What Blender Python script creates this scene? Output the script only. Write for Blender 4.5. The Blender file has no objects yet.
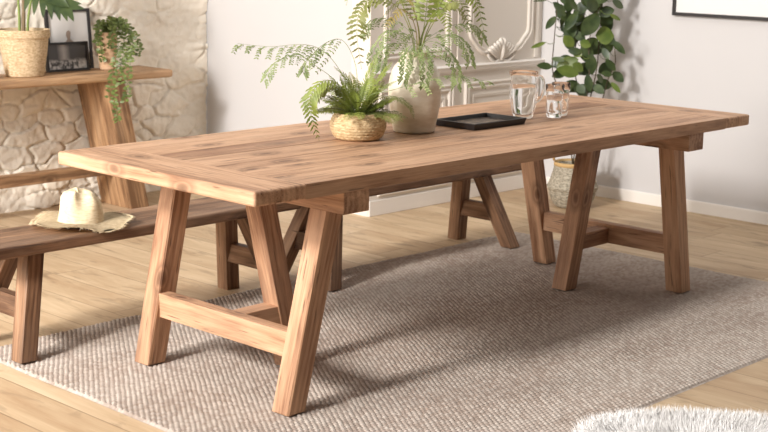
import bpy, bmesh, math, random
import numpy as np
from mathutils import Vector, Matrix
random.seed(7); rng = np.random.default_rng(7)
PI = math.pi
sc = bpy.context.scene
COL = sc.collection
# ---------------------------------------------------------------- camera
YAW, PIT, ROL = 0.8096, 0.1992, 0.0175
Fv = Vector((math.sin(YAW)*math.cos(PIT), math.cos(YAW)*math.cos(PIT), -math.sin(PIT)))
R0 = Vector((math.cos(YAW), -math.sin(YAW), 0)); U0 = R0.cross(Fv)
Rv = R0*math.cos(ROL) + U0*math.sin(ROL); Uv = -R0*math.sin(ROL) + U0*math.cos(ROL)
cd = bpy.data.cameras.new('camera'); cam = bpy.data.objects.new('camera', cd); COL.objects.link(cam)
m = Matrix((( Rv.x, Uv.x, -Fv.x, -2.5936), (Rv.y, Uv.y, -Fv.y, -2.9839), (Rv.z, Uv.z, -Fv.z, 1.5019), (0, 0, 0, 1)))
cam.matrix_world = m
cd.sensor_width = 36; cd.lens = 1399.7/768*36; cd.clip_start = .05
cd.dof.use_dof = True; cd.dof.focus_distance = 4.75; cd.dof.aperture_fstop = 6.3
sc.camera = cam
# ---------------------------------------------------------------- light
w = bpy.data.worlds.new('world'); sc.world = w; w.use_nodes = True
bg = w.node_tree.nodes['Background']; bg.inputs[0].default_value = (1.0, .985, .97, 1); bg.inputs[1].default_value = 1
# surroundings: brightest towards the window side (-X) and above, dim on the side behind the camera (-Y)
wt = w.node_tree; tc = wt.nodes.new('ShaderNodeTexCoord'); sp = wt.nodes.new('ShaderNodeSeparateXYZ'); wt.links.new(tc.outputs['Generated'], sp.inputs[0])
def wm(op, a, b, clamp=False):
    n = wt.nodes.new('ShaderNodeMath'); n.operation = op; n.use_clamp = clamp
    for i, v in ((0, a), (1, b)):
        if hasattr(v, 'is_linked'): wt.links.new(v, n.inputs[i])
        else: n.inputs[i].default_value = v
    return n.outputs[0]
wst = wm('ADD', .075, wm('MULTIPLY', wm('MULTIPLY', sp.outputs[0], -1, True), .42))
wst = wm('ADD', wst, wm('MULTIPLY', wm('MAXIMUM', sp.outputs[2], 0), .32)); wst = wm('ADD', wst, wm('MULTIPLY', wm('MAXIMUM', sp.outputs[1], 0), .2))
wst = wm('MULTIPLY', wst, wm('ADD', .85, sp.outputs[1], True))
wt.links.new(wst, bg.inputs[1])
def area(name, loc, target, sx, sy, power, color):
    d = bpy.data.lights.new(name, 'AREA'); d.shape = 'RECTANGLE'; d.size = sx; d.size_y = sy
    d.energy = power; d.color = color
    o = bpy.data.objects.new(name, d); COL.objects.link(o); o.location = loc
    o.rotation_euler = (Vector(target)-Vector(loc)).to_track_quat('-Z', 'Y').to_euler()
    return o
area('window_light', (-6.8, .22, 4.75), (1.4, .6, .4), .85, 1.15, 745, (1, .97, .94))
area('rear_fill_light', (-4.2, .9, 2.9), (2.8, 2.4, .7), 1.2, 1.4, 130, (1, .97, .94))  # added fill, no real window: brightens the stone wall and panelling
area('overhead_fill_light', (2.5, 1.0, 3.4), (2.7, 1.9, 0), 2.6, 2.2, 28, (1, .97, .94))  # added overhead fill for the back of the room, no actual fitting
area('low_fill_light', (-2.7, 1.8, 1.6), (1.6, 3.5, .5), .8, 1.3, 105, (1, .97, .94))  # unseen low fill, added to lift the stones under the console shelf
sc.view_settings.view_transform = 'Standard'; sc.view_settings.look = 'None'
sc.view_settings.gamma = 1; sc.view_settings.use_curve_mapping = False
sc.view_settings.exposure = 0.10
sc.cycles.max_bounces = 24; sc.cycles.transmission_bounces = 24; sc.cycles.glossy_bounces = 16; sc.cycles.transparent_max_bounces = 16; sc.cycles.diffuse_bounces = 4
# ---------------------------------------------------------------- helpers
def lin(r, g, b):
    f = lambda c: (c/255/12.92) if c/255 <= .04045 else ((c/255+.055)/1.055)**2.4
    return (f(r), f(g), f(b), 1)
def tag(o, label=None, cat=None, group=None, kind=None):
    if label: o['label'] = label
    if cat: o['category'] = cat
    if group: o['group'] = group
    if kind: o['kind'] = kind
    return o
def empty(name, loc, rz=0, **kw):
    o = bpy.data.objects.new(name, None); COL.objects.link(o); o.location = loc; o.rotation_euler = (0, 0, rz)
    o.empty_display_size = .1
    return tag(o, **kw)
def link(name, me, mat, parent=None, smooth=False):
    if smooth:
        for p in me.polygons: p.use_smooth = True
    o = bpy.data.objects.new(name, me); COL.objects.link(o)
    if mat: me.materials.append(mat)
    if parent: o.parent = parent
    return o
def fin(name, bm, mat, parent=None, smooth=False):
    me = bpy.data.meshes.new(name); bm.normal_update(); bm.to_mesh(me); bm.free()
    return link(name, me, mat, parent, smooth)
def copy_tree(o, parent=None):
    c = o.copy(); COL.objects.link(c); c.parent = parent
    for ch in list(o.children): copy_tree(ch, c)
    return c
def spline(pts, n):
    P = [Vector(p) for p in pts]; P = [P[0]*2-P[1]] + P + [P[-1]*2-P[-2]]
    out = []
    segs = len(P)-3
    for i in range(n+1):
        t = i/n*segs; k = min(int(t), segs-1); t -= k
        a, b, c, d = P[k:k+4]
        out.append(.5*((2*b)+(c-a)*t+(2*a-5*b+4*c-d)*t*t+(3*b-a-3*c+d)*t**3))
    return out
def tube(bm, pts, rad, seg=8, cap=True):
    n = len(pts); rings = []
    prev = None
    for i, p in enumerate(pts):
        t = (pts[min(i+1, n-1)]-pts[max(i-1, 0)]).normalized()
        if prev is None:
            a = Vector((0, 0, 1)) if abs(t.z) < .9 else Vector((1, 0, 0))
            u = t.cross(a).normalized()
        else:
            u = (prev - t*prev.dot(t)).normalized()
        prev = u; v = t.cross(u)
        r = rad[i] if isinstance(rad, (list, tuple)) else rad
        rings.append([bm.verts.new(p+(u*math.cos(2*PI*k/seg)+v*math.sin(2*PI*k/seg))*r) for k in range(seg)])
    for a, b in zip(rings, rings[1:]):
        for k in range(seg): bm.faces.new((a[k], a[(k+1) % seg], b[(k+1) % seg], b[k]))
    if cap:
        bm.faces.new(rings[0][::-1]); bm.faces.new(rings[-1])
def lathe(bm, prof, seg=48, mod=None, close=True, c=(0, 0)):
    """prof: (r, z) list. mod(theta, r, z) -> r"""
    rings = []
    for r, z in prof:
        if r < 1e-5: rings.append([bm.verts.new((c[0], c[1], z))]); continue
        ring = []
        for k in range(seg):
            th = 2*PI*k/seg; rr = mod(th, r, z) if mod else r
            ring.append(bm.verts.new((c[0]+rr*math.cos(th), c[1]+rr*math.sin(th), z)))
        rings.append(ring)
    for a, b in zip(rings, rings[1:]):
        if len(a) == 1 and len(b) == 1: continue
        for k in range(seg):
            k2 = (k+1) % seg
            if len(a) == 1: bm.faces.new((a[0], b[k2], b[k]))
            elif len(b) == 1: bm.faces.new((a[k], a[k2], b[0]))
            else: bm.faces.new((a[k], a[k2], b[k2], b[k]))
    if close:
        if len(rings[0]) > 1: bm.faces.new(rings[0][::-1])
        if len(rings[-1]) > 1: bm.faces.new(rings[-1])
def box(bm, x0, x1, y0, y1, z0, z1):
    v = [bm.verts.new(p) for p in ((x0,y0,z0),(x1,y0,z0),(x1,y1,z0),(x0,y1,z0),(x0,y0,z1),(x1,y0,z1),(x1,y1,z1),(x0,y1,z1))]
    for f in ((0,3,2,1),(4,5,6,7),(0,1,5,4),(1,2,6,5),(2,3,7,6),(3,0,4,7)): bm.faces.new([v[i] for i in f])
def boxo(name, x0, x1, y0, y1, z0, z1, mat, parent=None, bev=0):
    bm = bmesh.new(); box(bm, x0, x1, y0, y1, z0, z1)
    if bev: bmesh.ops.bevel(bm, geom=bm.edges[:], offset=bev, segments=2, affect='EDGES')
    return fin(name, bm, mat, parent)
def grid_mesh(name, X, Y, Z, attrs=None):
    """arrays (ny, nx) of coordinates -> quad mesh"""
    ny, nx = X.shape
    co = np.stack([X, Y, Z], -1).reshape(-1, 3).astype(np.float32)
    idx = np.arange(nx*ny).reshape(ny, nx)
    q = np.stack([idx[:-1, :-1], idx[:-1, 1:], idx[1:, 1:], idx[1:, :-1]], -1).reshape(-1, 4)
    me = bpy.data.meshes.new(name); me.vertices.add(len(co)); me.vertices.foreach_set('co', co.ravel())
    me.loops.add(q.size); me.loops.foreach_set('vertex_index', q.ravel().astype(np.int32))
    me.polygons.add(len(q)); me.polygons.foreach_set('loop_start', np.arange(0, q.size, 4, dtype=np.int32))
    me.polygons.foreach_set('use_smooth', np.ones(len(q), dtype=bool))
    me.update()
    for k, v in (attrs or {}).items():
        a = me.attributes.new(k, 'FLOAT', 'POINT'); a.data.foreach_set('value', v.ravel().astype(np.float32))
    me.validate(); return me
def vnoise(x, y, seed):
    """smooth value noise on arrays"""
    r = np.random.default_rng(seed).random((256, 256))
    xi = np.floor(x).astype(int); yi = np.floor(y).astype(int); fx = x-xi; fy = y-yi
    fx = fx*fx*(3-2*fx); fy = fy*fy*(3-2*fy)
    g = lambda a, b: r[a % 256, b % 256]
    return (g(xi, yi)*(1-fx)+g(xi+1, yi)*fx)*(1-fy)+(g(xi, yi+1)*(1-fx)+g(xi+1, yi+1)*fx)*fy
# ---------------------------------------------------------------- materials
class NT:
    def __init__(s, name):
        s.m = bpy.data.materials.new(name); s.m.use_nodes = True; s.t = s.m.node_tree
        s.p = s.t.nodes['Principled BSDF']
    def n(s, typ, **kw):
        nd = s.t.nodes.new(typ)
        for k, v in kw.items():
            if k.startswith('i_'):
                nd.inputs[k[2:].replace('_', ' ')].default_value = v
            else: setattr(nd, k, v)
        return nd
    def l(s, a, b): s.t.links.new(a, b)
    def ramp(s, fac, stops):
        r = s.n('ShaderNodeValToRGB'); e = r.color_ramp.elements
        while len(e) < len(stops): e.new(.5)
        for el, (p, c) in zip(e, stops): el.position = p; el.color = c
        s.l(fac, r.inputs[0]); return r.outputs[0]
    def mix(s, fac, a, b, mode='MIX'):
        x = s.n('ShaderNodeMix', data_type='RGBA', blend_type=mode)
        for i, v in ((0, fac), (6, a), (7, b)):
            if hasattr(v, 'is_linked'): s.l(v, x.inputs[i])
            else: x.inputs[i].default_value = v
        return x.outputs[2]
    def math(s, op, a, b=0., clamp=False):
        x = s.n('ShaderNodeMath', operation=op, use_clamp=clamp)
        for i, v in ((0, a), (1, b)):
            if hasattr(v, 'is_linked'): s.l(v, x.inputs[i])
            else: x.inputs[i].default_value = v
        return x.outputs[0]
    def mapping(s, vec, scale, loc=(0, 0, 0)):
        mp = s.n('ShaderNodeMapping'); mp.inputs['Scale'].default_value = scale; mp.inputs['Location'].default_value = loc
        s.l(vec, mp.inputs[0]); return mp.outputs[0]
    def noise(s, vec, scale, detail=4, rough=.55, dist=0):
        x = s.n('ShaderNodeTexNoise'); x.inputs['Scale'].default_value = scale; x.inputs['Detail'].default_value = detail
        x.inputs['Roughness'].default_value = rough; x.inputs['Distortion'].default_value = dist
        s.l(vec, x.inputs['Vector']); return x.outputs[0]
    def bump(s, h, strength, dist):
        b = s.n('ShaderNodeBump'); b.inputs['Strength'].default_value = strength; b.inputs['Distance'].default_value = dist
        s.l(h, b.inputs['Height']); s.l(b.outputs[0], s.p.inputs['Normal'])
def plain(name, col, rough=.5, spec=.5, bump=0, bscale=40, metal=0):
    t = NT(name); t.p.inputs['Base Color'].default_value = col; t.p.inputs['Roughness'].default_value = rough
    t.p.inputs['Specular IOR Level'].default_value = spec; t.p.inputs['Metallic'].default_value = metal
    if bump:
        o = t.n('ShaderNodeTexCoord').outputs['Object']; t.bump(t.noise(o, bscale, 4), bump, .004)
    return t.m
def wood(name, light, mid, dark, rough=.55):
    """reclaimed timber: 'gc' holds (along the grain, across, thickness) in metres, 'tone' a value per board"""
    t = NT(name)
    gc = t.n('ShaderNodeAttribute', attribute_name='gc').outputs['Vector']
    tone = t.n('ShaderNodeAttribute', attribute_name='tone').outputs['Fac']
    warp = t.noise(t.mapping(gc, (1.6, 5, 5)), 1.0, 3, .5)
    base = t.noise(t.mapping(gc, (1.3, 14, 14)), 1.2, 5, .6, .6)
    fine = t.noise(t.mapping(gc, (5, 150, 150)), 1.5, 3, .6)
    wv = t.n('ShaderNodeTexWave', wave_type='BANDS', bands_direction='Y'); wv.inputs['Scale'].default_value = 9
    wv.inputs['Distortion'].default_value = 7; wv.inputs['Detail'].default_value = 2.5; wv.inputs['Detail Scale'].default_value = 1.2
    t.l(t.mapping(gc, (.35, 1.6, 1.6)), wv.inputs['Vector'])
    f = t.math('ADD', t.math('MULTIPLY', base, .62), t.math('MULTIPLY', fine, .26))
    f = t.math('ADD', f, t.math('MULTIPLY', wv.outputs['Fac'], .07))
    f = t.math('ADD', f, t.math('MULTIPLY', tone, .15))
    col = t.ramp(f, [(.36, dark), (.52, mid), (.70, light), (.95, tuple(min(1, c*1.12) for c in light[:3])+(1,))])
    # knots: sparse, elongated rings
    vo = t.n('ShaderNodeTexVoronoi', feature='F1', voronoi_dimensions='2D'); vo.inputs['Scale'].default_value = 1; sg = t.n('ShaderNodeSeparateXYZ'); t.l(gc, sg.inputs[0]); cg = t.n('ShaderNodeCombineXYZ'); t.l(sg.outputs[0], cg.inputs[0]); t.l(t.math('ADD', sg.outputs[1], sg.outputs[2]), cg.inputs[1])
    wc = t.n('ShaderNodeVectorMath', operation='ADD'); t.l(t.mapping(cg.outputs[0], (2.6, 5.2, 5.2)), wc.inputs[0])
    wn = t.n('ShaderNodeVectorMath', operation='SCALE'); wn.inputs['Scale'].default_value = .16
    nn = t.n('ShaderNodeTexNoise'); nn.inputs['Scale'].default_value = 5; t.l(gc, nn.inputs['Vector'])
    t.l(nn.outputs['Color'], wn.inputs[0]); t.l(wn.outputs[0], wc.inputs[1]); t.l(wc.outputs[0], vo.inputs['Vector'])
    d = vo.outputs['Distance']
    kn = t.ramp(d, [(0, (1, 1, 1, 1)), (.05, (.8, .8, .8, 1)), (.085, (.25, .25, .25, 1)), (.115, (.6, .6, .6, 1)), (.2, (0, 0, 0, 1))])
    sel = t.ramp(t.n('ShaderNodeSeparateColor').outputs[0], [(0, (0, 0, 0, 1)), (1, (1, 1, 1, 1))])
    sepc = sel.node.inputs[0].links[0].from_node; t.l(vo.outputs['Color'], sepc.inputs[0])
    e = sel.node.color_ramp.elements; e[0].position = .42; e[1].position = .46
    col = t.mix(t.math('MULTIPLY', t.math('MULTIPLY', kn, sel), .95), col, tuple(c*.6 for c in dark[:3])+(1,))
    # short dark nail marks and checks
    ck = t.noise(t.mapping(gc, (7, 95, 95), (3, 1, 8)), 1.0, 2, .5)
    ckm = t.ramp(ck, [(.655, (0, 0, 0, 1)), (.71, (1, 1, 1, 1))])
    col = t.mix(t.math('MULTIPLY', ckm, .65), col, tuple(c*.35 for c in dark[:3])+(1,))
    # worn greyish patches
    gp = t.ramp(t.noise(t.mapping(gc, (2.2, 7, 7), (9, 4, 2)), 1, 3), [(.5, (0, 0, 0, 1)), (.72, (1, 1, 1, 1))])
    col = t.mix(t.math('MULTIPLY', gp, .35), col, tuple(.6*a+.4*g for a, g in zip(mid[:3], (.33, .27, .21)))+(1,))
    t.l(col, t.p.inputs['Base Color']); t.p.inputs['Roughness'].default_value = rough
    t.p.inputs['Specular IOR Level'].default_value = .3
    h = t.math('SUBTRACT', t.math('ADD', t.math('MULTIPLY', fine, .5), t.math('MULTIPLY', base, .8)), t.math('MULTIPLY', ckm, .6))
    t.bump(h, .55, .003)
    return t.m
M = {}
M['table'] = wood('table_wood', lin(214, 174, 142), lin(186, 145, 113), lin(132, 93, 68))
M['bench'] = wood('bench_wood', lin(176, 142, 114), lin(140, 106, 80), lin(88, 62, 46))
M['console'] = wood('console_wood', lin(204, 168, 130), lin(176, 138, 102), lin(120, 88, 62))
M['white'] = plain('white_paint', lin(202, 199, 198), .6, .3, .08, 9)
M['panel'] = plain('panel_paint', lin(228, 219, 208), .5, .35)
M['trim'] = plain('trim_paint', lin(234, 228, 221), .45, .4)
def floor_mat():
    t = NT('oak_floor'); g = t.n('ShaderNodeNewGeometry').outputs['Position']
    sx = t.n('ShaderNodeSeparateXYZ'); t.l(g, sx.inputs[0])
    W_ = .19
    u = t.math('DIVIDE', t.math('ADD', sx.outputs[0], 10.07), W_); row = t.math('FLOOR', u)
    wn = t.n('ShaderNodeTexWhiteNoise', noise_dimensions='1D'); t.l(row, wn.inputs['W'])
    v = t.math('ADD', t.math('DIVIDE', t.math('ADD', sx.outputs[1], 10), 1.45), wn.outputs['Value']); pl = t.math('FLOOR', v)
    w2 = t.n('ShaderNodeTexWhiteNoise', noise_dimensions='2D'); cb = t.n('ShaderNodeCombineXYZ'); t.l(row, cb.inputs[0]); t.l(pl, cb.inputs[1]); t.l(cb.outputs[0], w2.inputs['Vector'])
    # per-plank offset of the grain
    off = t.n('ShaderNodeVectorMath', operation='SCALE'); off.inputs['Scale'].default_value = 20; t.l(w2.outputs['Color'], off.inputs[0])
    ad = t.n('ShaderNodeVectorMath', operation='ADD'); t.l(g, ad.inputs[0]); t.l(off.outputs[0], ad.inputs[1])
    base = t.noise(t.mapping(ad.outputs[0], (9, 1.6, 1)), 1.1, 5, .6, .8)
    fine = t.noise(t.mapping(ad.outputs[0], (110, 5, 1)), 1.0, 3, .6)
    cl = t.noise(t.mapping(ad.outputs[0], (9, 2.8, 1), (4, 4, 0)), 1.1, 4, .6, 1.2)
    f = t.math('ADD', t.math('MULTIPLY', base, .7), t.math('MULTIPLY', fine, .18))
    f = t.math('ADD', f, t.math('MULTIPLY', w2.outputs['Value'], .16))
    col = t.ramp(f, [(.3, lin(168, 138, 106)), (.5, lin(186, 160, 128)), (.7, lin(206, 182, 150)), (.9, lin(218, 198, 168))])
    ck = t.ramp(cl, [(.56, (0, 0, 0, 1)), (.76, (1, 1, 1, 1))])
    col = t.mix(t.math('MULTIPLY', ck, .7), col, lin(112, 92, 72))
    fu = t.math('FRACT', u); fv = t.math('FRACT', v)
    eu = t.math('MINIMUM', fu, t.math('SUBTRACT', 1, fu)); ev = t.math('MINIMUM', fv, t.math('SUBTRACT', 1, fv))
    gap = t.math('MINIMUM', t.math('MULTIPLY', eu, W_), t.math('MULTIPLY', ev, 1.45))
    gm = t.ramp(gap, [(0, (1, 1, 1, 1)), (.0022, (0, 0, 0, 1))])
    col = t.mix(t.math('MULTIPLY', gm, .6), col, lin(96, 72, 48))
    t.l(col, t.p.inputs['Base Color']); t.p.inputs['Roughness'].default_value = .55; t.p.inputs['Specular IOR Level'].default_value = .3
    t.bump(t.math('SUBTRACT', t.math('MULTIPLY', fine, .3), gm), .35, .002)
    return t.m
M['floor'] = floor_mat()
def attr_mat(name, attr, stops, rough, bscale=0, bstr=0, sub=0):
    t = NT(name); a = t.n('ShaderNodeAttribute', attribute_name=attr).outputs['Fac']
    o = t.n('ShaderNodeTexCoord').outputs['Object']
    f = t.math('ADD', a, t.math('MULTIPLY', t.math('SUBTRACT', t.noise(o, 22, 4), .5), .35))
    t.l(t.ramp(f, stops), t.p.inputs['Base Color']); t.p.inputs['Roughness'].default_value = rough
    t.p.inputs['Specular IOR Level'].default_value = .2
    if bstr: t.bump(t.noise(o, bscale, 5), bstr, .004)
    return t.m
M['stone'] = attr_mat('limestone', 'tone', [(0, lin(224, 212, 194)), (.35, lin(236, 227, 212)), (.65, lin(242, 233, 218)), (1, lin(232, 216, 192))], .9, 60, .5)
M['rug'] = attr_mat('woven_wool', 'tone', [(0, lin(128, 112, 99)), (.4, lin(168, 152, 140)), (.8, lin(192, 180, 169))], .95, 300, .4)
def leaf_mat(name, a, b, rough=.5, trans=.25):
    t = NT(name); o = t.n('ShaderNodeTexCoord').outputs['Object']
    t.l(t.ramp(t.noise(o, 14, 3), [(.35, a), (.65, b)]), t.p.inputs['Base Color']); t.p.inputs['Roughness'].default_value = rough
    out = t.t.nodes['Material Output']; tr = t.n('ShaderNodeBsdfTranslucent'); tr.inputs[0].default_value = b
    mx = t.n('ShaderNodeMixShader'); mx.inputs[0].default_value = trans
    t.l(t.p.outputs[0], mx.inputs[1]); t.l(tr.outputs[0], mx.inputs[2]); t.l(mx.outputs[0], out.inputs[0])
    return t.m
M['fern'] = leaf_mat('fern_leaf', lin(98, 114, 44), lin(156, 166, 80))
M['fern_dark'] = leaf_mat('dark_fern_leaf', lin(98, 104, 52), lin(146, 148, 84))
M['fern_pale'] = leaf_mat('pale_fern_leaf', lin(140, 150, 102), lin(180, 186, 140))
M['fern_spray'] = leaf_mat('fern_spray_leaf', lin(112, 128, 78), lin(156, 168, 112))
M['fern_brown'] = leaf_mat('browning_fern_leaf', lin(128, 110, 54), lin(160, 146, 84))
M['stem'] = plain('stem_brown', lin(120, 100, 72), .6)
M['stem_dark'] = plain('stem_dark', lin(84, 70, 52), .6)
M['stem_green'] = plain('stem_green', lin(126, 142, 74), .6)
M['big_leaf'] = leaf_mat('glossy_leaf', lin(46, 62, 36), lin(78, 92, 52), .35, .12)
M['big_leaf2'] = leaf_mat('fresh_leaf', lin(84, 104, 42), lin(120, 134, 64), .4, .2)
M['trail_leaf'] = leaf_mat('trailing_leaf', lin(78, 92, 44), lin(122, 136, 72), .45, .15)
M['soil'] = plain('soil', lin(58, 46, 38), .95, .2, .8, 60)
M['black'] = plain('black_frame', lin(38, 34, 34), .45)
M['tray_bottom'] = None
def basket_mat(name, a, b, sx, sz, dark=None):
    t = NT(name); o = t.n('ShaderNodeTexCoord').outputs['Object']
    f = t.noise(t.mapping(o, (sx, sx, sz)), 1, 4, .6)
    t.l(t.ramp(f, [(.35, a), (.62, b)] + ([(.75, dark)] if dark else [])), t.p.inputs['Base Color']); t.p.inputs['Roughness'].default_value = .8
    t.p.inputs['Specular IOR Level'].default_value = .2; t.bump(t.noise(o, 220, 3), .5, .002)
    return t.m
M['seagrass'] = basket_mat('seagrass', lin(168, 138, 98), lin(212, 186, 146), 60, 160)
M['raffia'] = basket_mat('woven_raffia', lin(176, 148, 112), lin(214, 190, 156), 70, 120)
M['belly'] = basket_mat('grey_seagrass', lin(120, 112, 96), lin(178, 168, 150), 60, 110)
M['rimband'] = plain('basket_rim', lin(196, 162, 112), .7, .2, .5, 120)
t = NT('glazed_ceramic'); o_ = t.n('ShaderNodeTexCoord').outputs['Object']
t.l(t.ramp(t.noise(t.mapping(o_, (9, 9, 26)), 1, 5), [(.35, lin(210, 196, 170)), (.6, lin(236, 226, 208))]), t.p.inputs['Base Color'])
t.p.inputs['Roughness'].default_value = .32; t.bump(t.noise(t.mapping(o_, (6, 6, 90)), 1, 2), .3, .003); M['ceramic'] = t.m
t = NT('straw'); o_ = t.n('ShaderNodeTexCoord').outputs['Object']
t.l(t.ramp(t.noise(t.mapping(o_, (60, 60, 220)), 1, 4), [(.3, lin(206, 184, 146)), (.6, lin(226, 208, 176))]), t.p.inputs['Base Color'])
t.p.inputs['Roughness'].default_value = .85; t.p.inputs['Specular IOR Level'].default_value = .15
t.bump(t.noise(o_, 380, 2), .6, .002); M['straw'] = t.m
def glass(name, col, ior, rough=0):
    t = NT(name); t.p.inputs['Base Color'].default_value = col; t.p.inputs['Transmission Weight'].default_value = 1
    t.p.inputs['IOR'].default_value = ior; t.p.inputs['Roughness'].default_value = rough; return t.m
M['glass'] = glass('clear_glass', (1, 1, 1, 1), 1.13); M['water'] = glass('water', (1, 1, 1, 1), 1.16)
t = NT('tray_inlay'); o_ = t.n('ShaderNodeTexCoord').outputs['Object']
t.l(t.ramp(t.noise(o_, 38, 5, .7), [(.42, lin(58, 46, 40)), (.56, lin(120, 100, 82)), (.7, lin(168, 146, 122))]), t.p.inputs['Base Color']); t.p.inputs['Roughness'].default_value = .35; M['tray_in'] = t.m
M['wool'] = plain('white_wool', lin(240, 237, 234), .9, .1)
M['hide'] = plain('hide', lin(240, 235, 228), .9, .1)
M['mat'] = plain('picture_paper', lin(226, 222, 218), .6)
M['potwood'] = basket_mat('turned_wood', lin(196, 158, 124), lin(216, 182, 148), 14, 40)
# ---------------------------------------------------------------- timber builder
def board(bm, x0, x1, y0, y1, z0, z1, axis='x', bev=.003, which=None, shear=None, seed=None, segs=2, sub=0, wob=0):
    """one timber in bm; axis = grain direction; shear=(kx, ky) leans it with height"""
    b = bmesh.new(); box(b, x0, x1, y0, y1, z0, z1)
    ed = [e for e in b.edges if which is None or which((e.verts[0].co+e.verts[1].co)/2)]
    if ed and bev: bmesh.ops.bevel(b, geom=ed, offset=bev, segments=segs, affect='EDGES', profile=.5)
    r = random.Random(seed if seed is not None else random.random())
    off = Vector((r.uniform(0, 50), r.uniform(0, 50), r.uniform(0, 50))); tn = r.uniform(-.5, .5)
    if wob:
        for v in b.verts:
            for i in range(3): v.co[i] += r.uniform(-wob, wob)
    gl = b.verts.layers.float_vector.new('gc'); tl = b.verts.layers.float.new('tone')
    for v in b.verts:
        c = v.co
        g = {'x': (c.x, c.y, c.z), 'y': (c.y, c.x, c.z), 'z': (c.z, c.x, c.y)}[axis]
        v[gl] = Vector(g)+off; v[tl] = tn
    if shear:
        for v in b.verts:
            dz = v.co.z-z0; v.co.x += shear[0]*dz; v.co.y += shear[1]*dz
    if 'gc' not in bm.verts.layers.float_vector: bm.verts.layers.float_vector.new('gc'); bm.verts.layers.float.new('tone')
    me = bpy.data.meshes.new('t'); b.to_mesh(me); b.free(); bm.from_mesh(me); bpy.data.meshes.remove(me)
def timber(name, args, mat, parent, **kw):
    bm = bmesh.new(); board(bm, *args, **kw); return fin(name, bm, mat, parent)
def leg(name, bx, by, tx, ty, h, sx, sy, mat, parent, z0=0, **kw):
    return timber(name, (bx-sx/2, bx+sx/2, by-sy/2, by+sy/2, z0, h), mat, parent, axis='z', bev=.004,
                  shear=((tx-bx)/(h-z0), (ty-by)/(h-z0)), wob=.0012, **kw)
# ================================================================ SETTING
XR = 4.185; YP = 2.19; XS = 2.71; YS = 3.55; HT = 2.7
def struct(o): o['kind'] = 'structure'; return o
struct(boxo('floor', -4.5, XR+.1, -4.5, YS+.15, -.1, 0, M['floor']))
struct(boxo('wall_right', XR, XR+.12, -4.5, YP+.1, 0, HT, M['white']))
struct(boxo('wall_alcove', XS, XS+.12, YP+.14, YS+.1, 0, HT, M['white']))
bb = bmesh.new(); box(bb, XR-.014, XR, -4.5, YP, 0, .066)
bmesh.ops.bevel(bb, geom=[e for e in bb.edges if (e.verts[0].co+e.verts[1].co).x/2 < XR-.01 and (e.verts[0].co+e.verts[1].co).z/2 > .06], offset=.005, segments=2, affect='EDGES')
struct(fin('baseboard_right', bb, M['trim']))
# --- stone wall: real relief
x = np.arange(-2.2, XS+.0005, .0075); z = np.arange(0, HT, .0075); GX, GZ = np.meshgrid(x, z)
wx = GX+.09*(vnoise(GX*6, GZ*6, 1)-.5)+.05*(vnoise(GX*17, GZ*17, 5)-.5); wz = GZ+.07*(vnoise(GX*5+9, GZ*6, 2)-.5)+.025*(vnoise(GX*16, GZ*16, 6)-.5)
RH, CW = .086, .175
r0 = np.floor(wz/RH).astype(int)
jr = np.random.default_rng(11); JX = jr.random((512, 512)); JZ = jr.random((512, 512)); JS = jr.random((512, 512))
best = np.full(GX.shape, 9.); sec = np.full(GX.shape, 9.); cid = np.zeros(GX.shape)
for dr in (-1, 0, 1, 2):
    rr = r0+dr
    c0 = np.floor((wx+.5*CW*(rr % 2))/CW).astype(int)
    for dc in (-2, -1, 0, 1, 2):
        cc = c0+dc
        jx = JX[rr % 512, cc % 512]; jz = JZ[rr % 512, cc % 512]
        px = (cc+.5+.98*(jx-.5))*CW-.5*CW*(rr % 2); pz = (rr+.5+.6*(jz-.5))*RH
        d = np.sqrt(((wx-px)*.62)**2+((wz-pz)*1.25)**2)-.038*JS[rr % 512, cc % 512]
        upd = d < best
        sec = np.where(upd, best, np.minimum(sec, d)); cid = np.where(upd, JS[rr % 512, cc % 512], cid); best = np.where(upd, d, best)
e = sec-best
prof = np.clip((e-.002)/.013, 0, 1); prof = prof*prof*(3-2*prof)
cover = np.clip((vnoise(GX*5.1+4, GZ*6.7, 9)-.30)*3.6, .2, 1)     # places where the pointing is flush
h = prof*(.007+.013*cid)*cover + .016*(vnoise(GX*9, GZ*12, 3)-.5)+.008*(vnoise(GX*40, GZ*40, 4)-.5)+.0025*(vnoise(GX*90, GZ*90, 8)-.5)
tone = .48+.42*(cid-.5)*prof+.25*(vnoise(GX*8, GZ*8, 12)-.3)
me = grid_mesh('wall_back', GX, YS-h, GZ, {'tone': tone})
struct(link('wall_back', me, M['stone']))
# --- panelled wall
wp = struct(boxo('wall_panelled', XS, XR, YP, YP+.14, 0, HT, M['panel']))
def profile_run(bm, pts, prof):
    """sweep a moulding profile [(offset outwards in plane, relief)] along closed/open polyline on the plane y=YP"""
    n = len(pts); rings = []
    closed = (Vector(pts[0])-Vector(pts[-1])).length < 1e-6
    P = [Vector(p) for p in pts]
    if closed: P = P[:-1]; n -= 1
    for i in range(n):
        a = P[(i-1) % n] if (closed or i) else P[0]; c = P[(i+1) % n] if (closed or i < n-1) else P[-1]
        d1 = (P[i]-a).normalized() if (P[i]-a).length > 0 else (c-P[i]).normalized()
        d2 = (c-P[i]).normalized() if (c-P[i]).length > 0 else d1
        n1 = Vector((d1.y, -d1.x)); n2 = Vector((d2.y, -d2.x)); nn = (n1+n2).normalized(); k = 1/max(.4, nn.dot(n1))
        rings.append([bm.verts.new((P[i].x+nn.x*o*k, YP-r, P[i].y+nn.y*o*k)) for o, r in prof])
    for i in range(n if closed else n-1):
        a = rings[i]; b = rings[(i+1) % n]
        for j in range(len(prof)-1): bm.faces.new((a[j], a[j+1], b[j+1], b[j]))
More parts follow.
